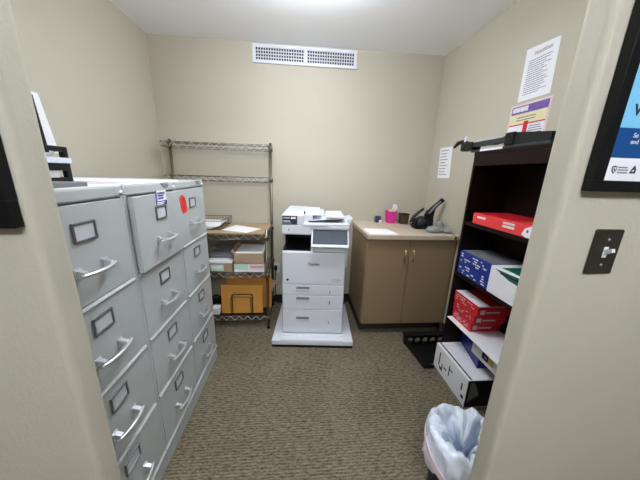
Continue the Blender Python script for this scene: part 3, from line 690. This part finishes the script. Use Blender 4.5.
# blue reams and white box on the middle shelf
Z2 = .772
for k, lab in enumerate(('lower of two blue printed paper cartons on the middle bookcase shelf', 'upper of two blue printed paper cartons on the middle bookcase shelf')):
    z = Z2+.078*k
    t = thing('blue_carton', lab, 'carton', (1.82, -.32, z), group='blue cartons on the middle shelf')
    b = B('blue', 'mgrey'); b.box(1.707, 1.93, -.462, -.178, z, z+.0775, .003)
    if k: b.box(1.722, 1.928, -.458, -.182, z+.0772, z+.0782, mi=1)
    b2 = len(b.mats); b.mats.append(M['paper'])
    scribble(b, (1.7066, -.195, z+.008), (0, -1, 0), (0, 0, 1), .25, .062, 4, mi=b2, seed=60+k, fill=.5, ragged=.1, skip=.6)
    obj('body', b, None, t)
t = thing('white_box', 'plain white carton with green print, right of the blue cartons', 'box', (1.82, -.58, Z2))
b = B(); b.box(1.700, 1.93, -.72, -.468, Z2, Z2+.158, .003); obj('body', b, 'paper', t)
b = B('green', 'dink'); b.prism([(-.50, Z2+.148), (-.72, Z2+.156), (-.72, Z2+.11), (-.60, Z2+.118)], 0, 1.6992, 1.7004); b.box(1.72, 1.9, -.71, -.52, Z2+.158, Z2+.1586, mi=0); b.box(1.6986, 1.6994, -.66, -.54, Z2+.132, Z2+.142, mi=1); obj('green_print', b, None, t)
# white sheet and red reams
b = B(); b.box(1.692, 1.945, -.68, -.180, .4255, .4315, .002); solo('white_pad', b, 'paper', 'flat white pad under the three red paper reams', 'pad')
for k in range(3):
    z = .4325+.068*k; dy = -.014*k
    t = thing('red_ream', ['bottom red paper ream of the three stacked in the bookcase', 'middle red paper ream of the three stacked in the bookcase', 'top red paper ream of the three stacked in the bookcase'][k], 'paper ream', (1.83, -.28, z), group='red reams on the white pad')
    b = B('red', 'paper'); y0, y1 = -.372+dy*1.6, -.180; xf = 1.728-.004*k
    b.box(xf, 1.94, y0, y1, z, z+.0665, .002)
    if k == 2: b.box(xf+.004, 1.82, y0+.004, y1-.004, z+.0665, z+.0673, mi=1); b.box(1.80, 1.937, y0+.003, y1-.003, z+.0668, z+.069, mi=0)
    obj('wrapper', b, None, t)
    b = B(); scribble(b, (xf-.0004, y1-.02, z+.012), (0, -1, 0), (0, 0, 1), (y1-y0)*.85, .046, 3, seed=70+k, fill=.4, ragged=.1, skip=.5); obj('pattern', b, 'lpink', t)
    b = B(); b.box(xf+.02, xf+.05, y0-.0008, y0+.0004, z+.014, z+.042); obj('emblem', b, 'lpink', t)
    b = B(); scribble(b, (xf+.058, y0-.0004, z+.02), (1, 0, 0), (0, 0, 1), .09, .014, 1, seed=80+k, fill=.7, ragged=.05); obj('lettering', b, 'lpink', t)
    b = B(); b.box(xf+.002, 1.938, y0-.0006, y0+.0004, z+.0635, z+.0662); obj('edge_line', b, 'lpink', t)
# things under them
b = B('white', 'black', 'gold')
t = thing('white_box', 'white box with a black and gold label below the red reams', 'box', (1.77, -.52, .31))
b.box(1.742, 1.80, -.62, -.405, .312, .4245, .002); obj('body', b, None, t)
b = B('black', 'gold', 'mgrey'); b.box(1.741, 1.7424, -.545, -.495, .338, .384); b.box(1.741, 1.7424, -.585, -.545, .338, .384, mi=1); b.box(1.7405, 1.7412, -.535, -.515, .35, .368, mi=2); obj('label', b, None, t)
b = B(); b.hexa([(1.838, -.178, .212), (1.95, -.178, .212), (1.95, -.445, .212), (1.771, -.445, .212), (1.838, -.178, .310), (1.95, -.178, .310), (1.95, -.445, .310), (1.771, -.445, .310)])
solo('navy_carton', b, 'navy', 'dark blue carton lying on the long white carton in the bookcase', 'carton')
t = thing('long_carton', 'long white printed carton on the floor at the foot of the bookcase', 'carton', (1.80, -.36, 0))
b = B('paper', 'black', 'lgrey'); b.box(1.652, 1.94, -.538, -.178, 0.001, .21, .003)
b.box(1.658, 1.935, -.5392, -.5378, .012, .205, mi=1); b.box(1.672, 1.682, -.533, -.183, .2098, .2108, mi=1); b.box(1.6512, 1.6524, -.533, -.183, .008, .016, mi=1); b.box(1.684, 1.93, -.30, -.299, .2098, .2106, mi=2); b.box(1.684, 1.93, -.22, -.219, .2098, .2106, mi=2)
obj('body', b, None, t)
b = B('dgrey'); 
for i, (y, z, w, h) in enumerate(((-.235, .07, .012, .10), (-.25, .05, .035, .02), (-.275, .045, .010, .06), (-.30, .09, .03, .012), (-.355, .08, .010, .08), (-.365, .13, .03, .010), (-.49, .10, .012, .05), (-.50, .055, .025, .022))):
    b.box(1.6514, 1.6524, y-w, y, z, z+h)
obj('lettering', b, None, t)
b = B(); b.prism([(1.672, .05), (1.74, .10), (1.70, .19), (1.672, .195)], 1, -.540, -.539); obj('end_label', b, 'mgrey', t)

# black tray with holes on the floor
t = thing('storage_tray', 'black plastic tray with round holes on the carpet below the tan cabinet', 'tray', (1.76, -.04, 0))
b = B(); b.prism([(1.568, -.20), (1.645, -.20), (1.645, -.15), (1.93, -.15), (1.93, .10), (1.532, .10)], 2, 0, .010)
b.hexa([(1.568, -.20, 0), (1.580, -.20, 0), (1.545, .10, 0), (1.532, .10, 0), (1.562, -.20, .030), (1.574, -.20, .030), (1.535, .10, .088), (1.520, .10, .088)])
b.box(1.568, 1.645, -.205, -.195, 0, .030, .002); obj('body', b, 'black', t)
b = B()
def holed(b, x0, x1, z0, z1, ya, yb, cx, cz, r):
    n = 24; fr, bk_ = [], []
    inner = [(cx+r*math.cos(2*math.pi*k/n), cz+r*math.sin(2*math.pi*k/n)) for k in range(n)]
    outer = []
    for k in range(n):
        c, s_ = math.cos(2*math.pi*k/n), math.sin(2*math.pi*k/n); q = min(((x1-cx) if c > 0 else (cx-x0))/max(abs(c), 1e-6), ((z1-cz) if s_ > 0 else (cz-z0))/max(abs(s_), 1e-6)); outer.append((cx+q*c, cz+q*s_))
    V = [[b.bm.verts.new((u, y, v)) for (u, v) in L_] for y in (ya, yb) for L_ in (inner, outer)]
    for k in range(n):
        j = (k+1) % n
        b.bm.faces.new([V[0][k], V[1][k], V[1][j], V[0][j]]); b.bm.faces.new([V[2][k], V[2][j], V[3][j], V[3][k]]); b.bm.faces.new([V[0][k], V[0][j], V[2][j], V[2][k]]); b.bm.faces.new([V[1][k], V[3][k], V[3][j], V[1][j]])
for k in range(6): holed(b, 1.527+.067*k, 1.527+.067*(k+1), .008, .088, .062, .072, 1.527+.067*k+.043+.004*k*0, .050, .0265)
b.box(1.515, 1.93, .055, .115, .088, .104, .004)
bmesh.ops.recalc_face_normals(b.bm, faces=b.bm.faces[:])
obj('holed_panel', b, 'black', t)

# ------------------------------------------------------------------ waste bin and its bag
cx, cy = 1.325, -.955
t = thing('waste_bin', 'black waste bin inside the doorway by the right jamb', 'waste bin', (cx, cy, 0))
b = B(); b.lathe([(.0005, .003), (.098, .002), (.102, .01), (.128, .337), (.133, .342), (.128, .344), (.124, .337), (.098, .012), (.0005, .010)], (cx, cy, 0), 40); obj('bin_body', b, 'black', t)
b = B(); b.lathe([(.0005, 0), (.106, 0), (.106, .02)], (cx, cy, .0), 40); obj('bin_foot', b, 'dgrey', t)
from mathutils import noise
def wob(j, a):
    p = Vector((math.cos(a)*1.6, math.sin(a)*1.6, j*.30)); q = Vector((math.cos(a)*4.5, math.sin(a)*4.5, j*.35+7)); q2 = Vector((math.cos(a)*9, math.sin(a)*9, j*.8+3))
    k = [.3, .5, .5, .4, .35, .35, .8, 1.2, 1.5, 1.5, 1.2, .8, .3, 0][min(j, 13)]
    k2 = [1., .6, .3, .15, .25, .3, .6, .9, 1., 1., .8, .5, .2, 0][min(j, 13)]
    ridge = abs(noise.noise(q))
    dr = (noise.noise(p)*.045-ridge*.045-abs(noise.noise(q2))*.016)*k
    return dr, noise.noise(q*.8)*.06*k2+noise.noise(q2)*.012*k2
prof = [(.150, .215), (.151, .27), (.150, .31), (.149, .342), (.143, .360), (.132, .364), (.116, .350), (.104, .320), (.094, .29), (.082, .24), (.066, .195), (.045, .165), (.022, .15), (.001, .145)]
b = B(); b.lathe(prof, (cx, cy, 0), 120, wob=wob)
bmesh.ops.subdivide_edges(b.bm, edges=b.bm.edges[:], cuts=1, use_grid_fill=True)
b.bm.normal_update()
for v in b.bm.verts:
    q = v.co*13; q2 = v.co*Vector((26, 26, 14))+Vector((3, 1, 4)); r_ = math.hypot(v.co.x-cx, v.co.y-cy)
    k = .35 if r_ > .139 else 1.
    v.co += v.normal*k*(-.030*abs(noise.noise(q))-.016*abs(noise.noise(q2))+.012)
bag = thing('bin_bag', 'crumpled white bag lining the black waste bin', 'bag', (cx, cy, .15))
o = obj('film', b, 'bag', bag, True)
md = o.modifiers.new('thick', 'SOLIDIFY'); md.thickness = .0015; md.offset = 1
md = o.modifiers.new('sub', 'SUBSURF'); md.levels = 1; md.render_levels = 1
b = B(); P = []
for k in range(13):
    a = math.radians(155+k*7); P.append((a, .1565-.001*abs(k-6), .325-.010*k))
for (a, r, z), (a2, r2, z2) in zip(P, P[1:]):
    c = lambda a_, r_, z_: Vector((cx+r_*math.cos(a_), cy+r_*math.sin(a_), z_))
    b.hexa([c(a, r, z-.017), c(a, r+.003, z-.017), c(a2, r2+.003, z2-.017), c(a2, r2, z2-.017), c(a, r, z+.017), c(a, r+.003, z+.017), c(a2, r2+.003, z2+.017), c(a2, r2, z2+.017)])
obj('drawstring', b, 'bagpink', bag)

# ------------------------------------------------------------------ frames and switch on the doorway wall
FY = WO
t = thing('picture_frame', 'black framed blue poster on the wall right of the doorway', 'picture frame', (1.48, FY, 1.37))
x0, x1, z0, z1 = 1.222, 1.75, 1.375, 2.02; bw = .023; fd_ = .021
b = B()
b.box(x0, x1, FY-fd_, FY-.001, z0, z0+bw, .002); b.box(x0, x1, FY-fd_, FY-.001, z1-bw, z1, .002); b.box(x0, x0+bw, FY-fd_, FY-.001, z0+bw-.0005, z1-bw+.0005, .001); b.box(x1-bw, x1, FY-fd_, FY-.001, z0+bw-.0005, z1-bw+.0005, .001)
obj('frame', b, 'satin', t)
b = B('paper', 'pblue', 'sky'); ix0, ix1 = x0+bw-.002, x1-bw+.002; py = FY-.012
b.box(ix0, ix1, py, FY-.002, z0+.02, 1.4435); b.box(ix0, ix1, py, FY-.002, 1.4435, 1.5005, mi=1); b.box(ix0, ix1, py, FY-.002, 1.5005, z1-.02, mi=2)
po = obj('poster', b, None, t)
XD, YD = (1, 0, 0), (0, 0, 1)
text('headline', 'S', .028, (1.280, py-.0004, 1.551), XD, YD, 'dink', po, bold=.0007)
text('headline', 'W', .028, (1.275, py-.0004, 1.524), XD, YD, 'dink', po, bold=.0007)
text('body_text', 'Se', .0125, (1.291, py-.0004, 1.483), XD, YD, 'paper', po)
text('body_text', 'and', .0125, (1.289, py-.0004, 1.471), XD, YD, 'paper', po)
def logo(name, *polys):
    b = B('navyprint', 'paper', 'ink')
    for mi, d, pts in polys: b.prism(pts, 1, py-d, py-d+.0006, mi)
    obj(name, b, None, po)
X0, Z0 = 1.266, 1.4115
logo('crest_emblem', (0, .0006, [(X0, Z0+.015), (X0+.0055, Z0+.0165), (X0+.011, Z0+.015), (X0+.011, Z0+.007), (X0+.0055, Z0), (X0, Z0+.007)]),
     (1, .0010, [(X0+.002, Z0+.0135), (X0+.009, Z0+.0135), (X0+.009, Z0+.0078), (X0+.0055, Z0+.003), (X0+.002, Z0+.0078)]),
     (0, .0014, [(X0+.0035, Z0+.012), (X0+.0075, Z0+.009), (X0+.0055, Z0+.005), (X0+.0038, Z0+.0085)]))
b = B(); scribble(b, (X0+.014, py-.0002, Z0+.0005), (1, 0, 0), (0, 0, 1), .024, .0155, 3, fill=.55, seed=5, ragged=.2); obj('logo_text', b, 'ink', po)
X1 = 1.308
logo('peak_emblem', (0, .0006, [(X1, Z0+.002), (X1+.014, Z0+.002), (X1+.014, Z0+.010), (X1+.009, Z0+.0185), (X1+.004, Z0+.011)]), (1, .0010, [(X1+.004, Z0+.006), (X1+.010, Z0+.006), (X1+.008, Z0+.010)]))
t = thing('picture_frame', 'black picture frame on the wall left of the doorway', 'picture frame', (-.2, FY, 1.28))
x0, x1, z0, z1 = -.46, .112, 1.280, 1.93
b = B()
b.box(x0, x1, FY-fd_, FY-.001, z0, z0+bw*2.2, .002); b.box(x0, x1, FY-fd_, FY-.001, z1-bw, z1, .002); b.box(x0, x0+bw, FY-fd_, FY-.001, z0+bw*2.2-.0005, z1-bw+.0005, .001); b.box(x1-bw*2.4, x1, FY-fd_, FY-.001, z0+bw*2.2-.0005, z1-bw+.0005, .001)
obj('frame', b, 'satin', t)
b = B(); b.box(x0+.02, x1-.05, FY-.010, FY-.002, z0+.04, z1-.02); obj('picture', b, 'navyprint', t)
t = thing('light_switch', 'dark metal light switch with white toggle beside the doorway', 'light switch', (1.335, FY, 1.178))
b = B(); b.box(1.288, 1.356, FY-.007, FY-.0005, 1.1855, 1.2925, .0035); obj('switch_plate', b, 'dsteel', t)
b = B(); xc, zc = 1.322, 1.239; b.box(xc-.006, xc+.006, FY-.0075, FY-.004, zc-.013, zc+.013, .001)
b.hexa([(xc-.0045, FY-.006, zc-.006), (xc+.0045, FY-.006, zc-.006), (xc+.0045, FY-.006, zc+.006), (xc-.0045, FY-.006, zc+.006), (xc-.004, FY-.022, zc+.004), (xc+.004, FY-.022, zc+.004), (xc+.004, FY-.020, zc+.012), (xc-.004, FY-.020, zc+.012)]); obj('toggle', b, 'white', t)
for zz_ in (zc+.030, zc-.030):
    b = B(); b.cyl((xc, FY-.0058, zz_), (xc, FY-.0072, zz_), .0032, seg=12); obj('screw', b, 'chrome', t)

# ------------------------------------------------------------------ camera, world, view
cam = bpy.data.cameras.new('camera'); co = bpy.data.objects.new('camera', cam); COL.objects.link(co)
f = 251.54; cam.sensor_width = 36; cam.sensor_fit = 'HORIZONTAL'; cam.lens = f/640*36; cam.clip_start = .02
r = (0.99644, -0.078477, 0.030756); u = (-0.0096865, 0.25586, 0.966665); w = (-0.08373, -0.963523, 0.254189)
mt = Matrix((r, u, w)).transposed().to_4x4(); mt.translation = (.62182, -1.71627, 1.39284)
co.matrix_world = mt; scene.camera = co
wd = bpy.data.worlds.new('world'); scene.world = wd; wd.use_nodes = True
wd.node_tree.nodes['Background'].inputs[0].default_value = (.5, .55, .6, 1); wd.node_tree.nodes['Background'].inputs[1].default_value = .0
vs = scene.view_settings; vs.view_transform = 'Standard'; vs.look = 'None'; vs.gamma = 1; vs.use_curve_mapping = False; vs.exposure = .66
scene.cycles.use_denoising = True
scene.cycles.max_bounces = 10; scene.cycles.diffuse_bounces = 7
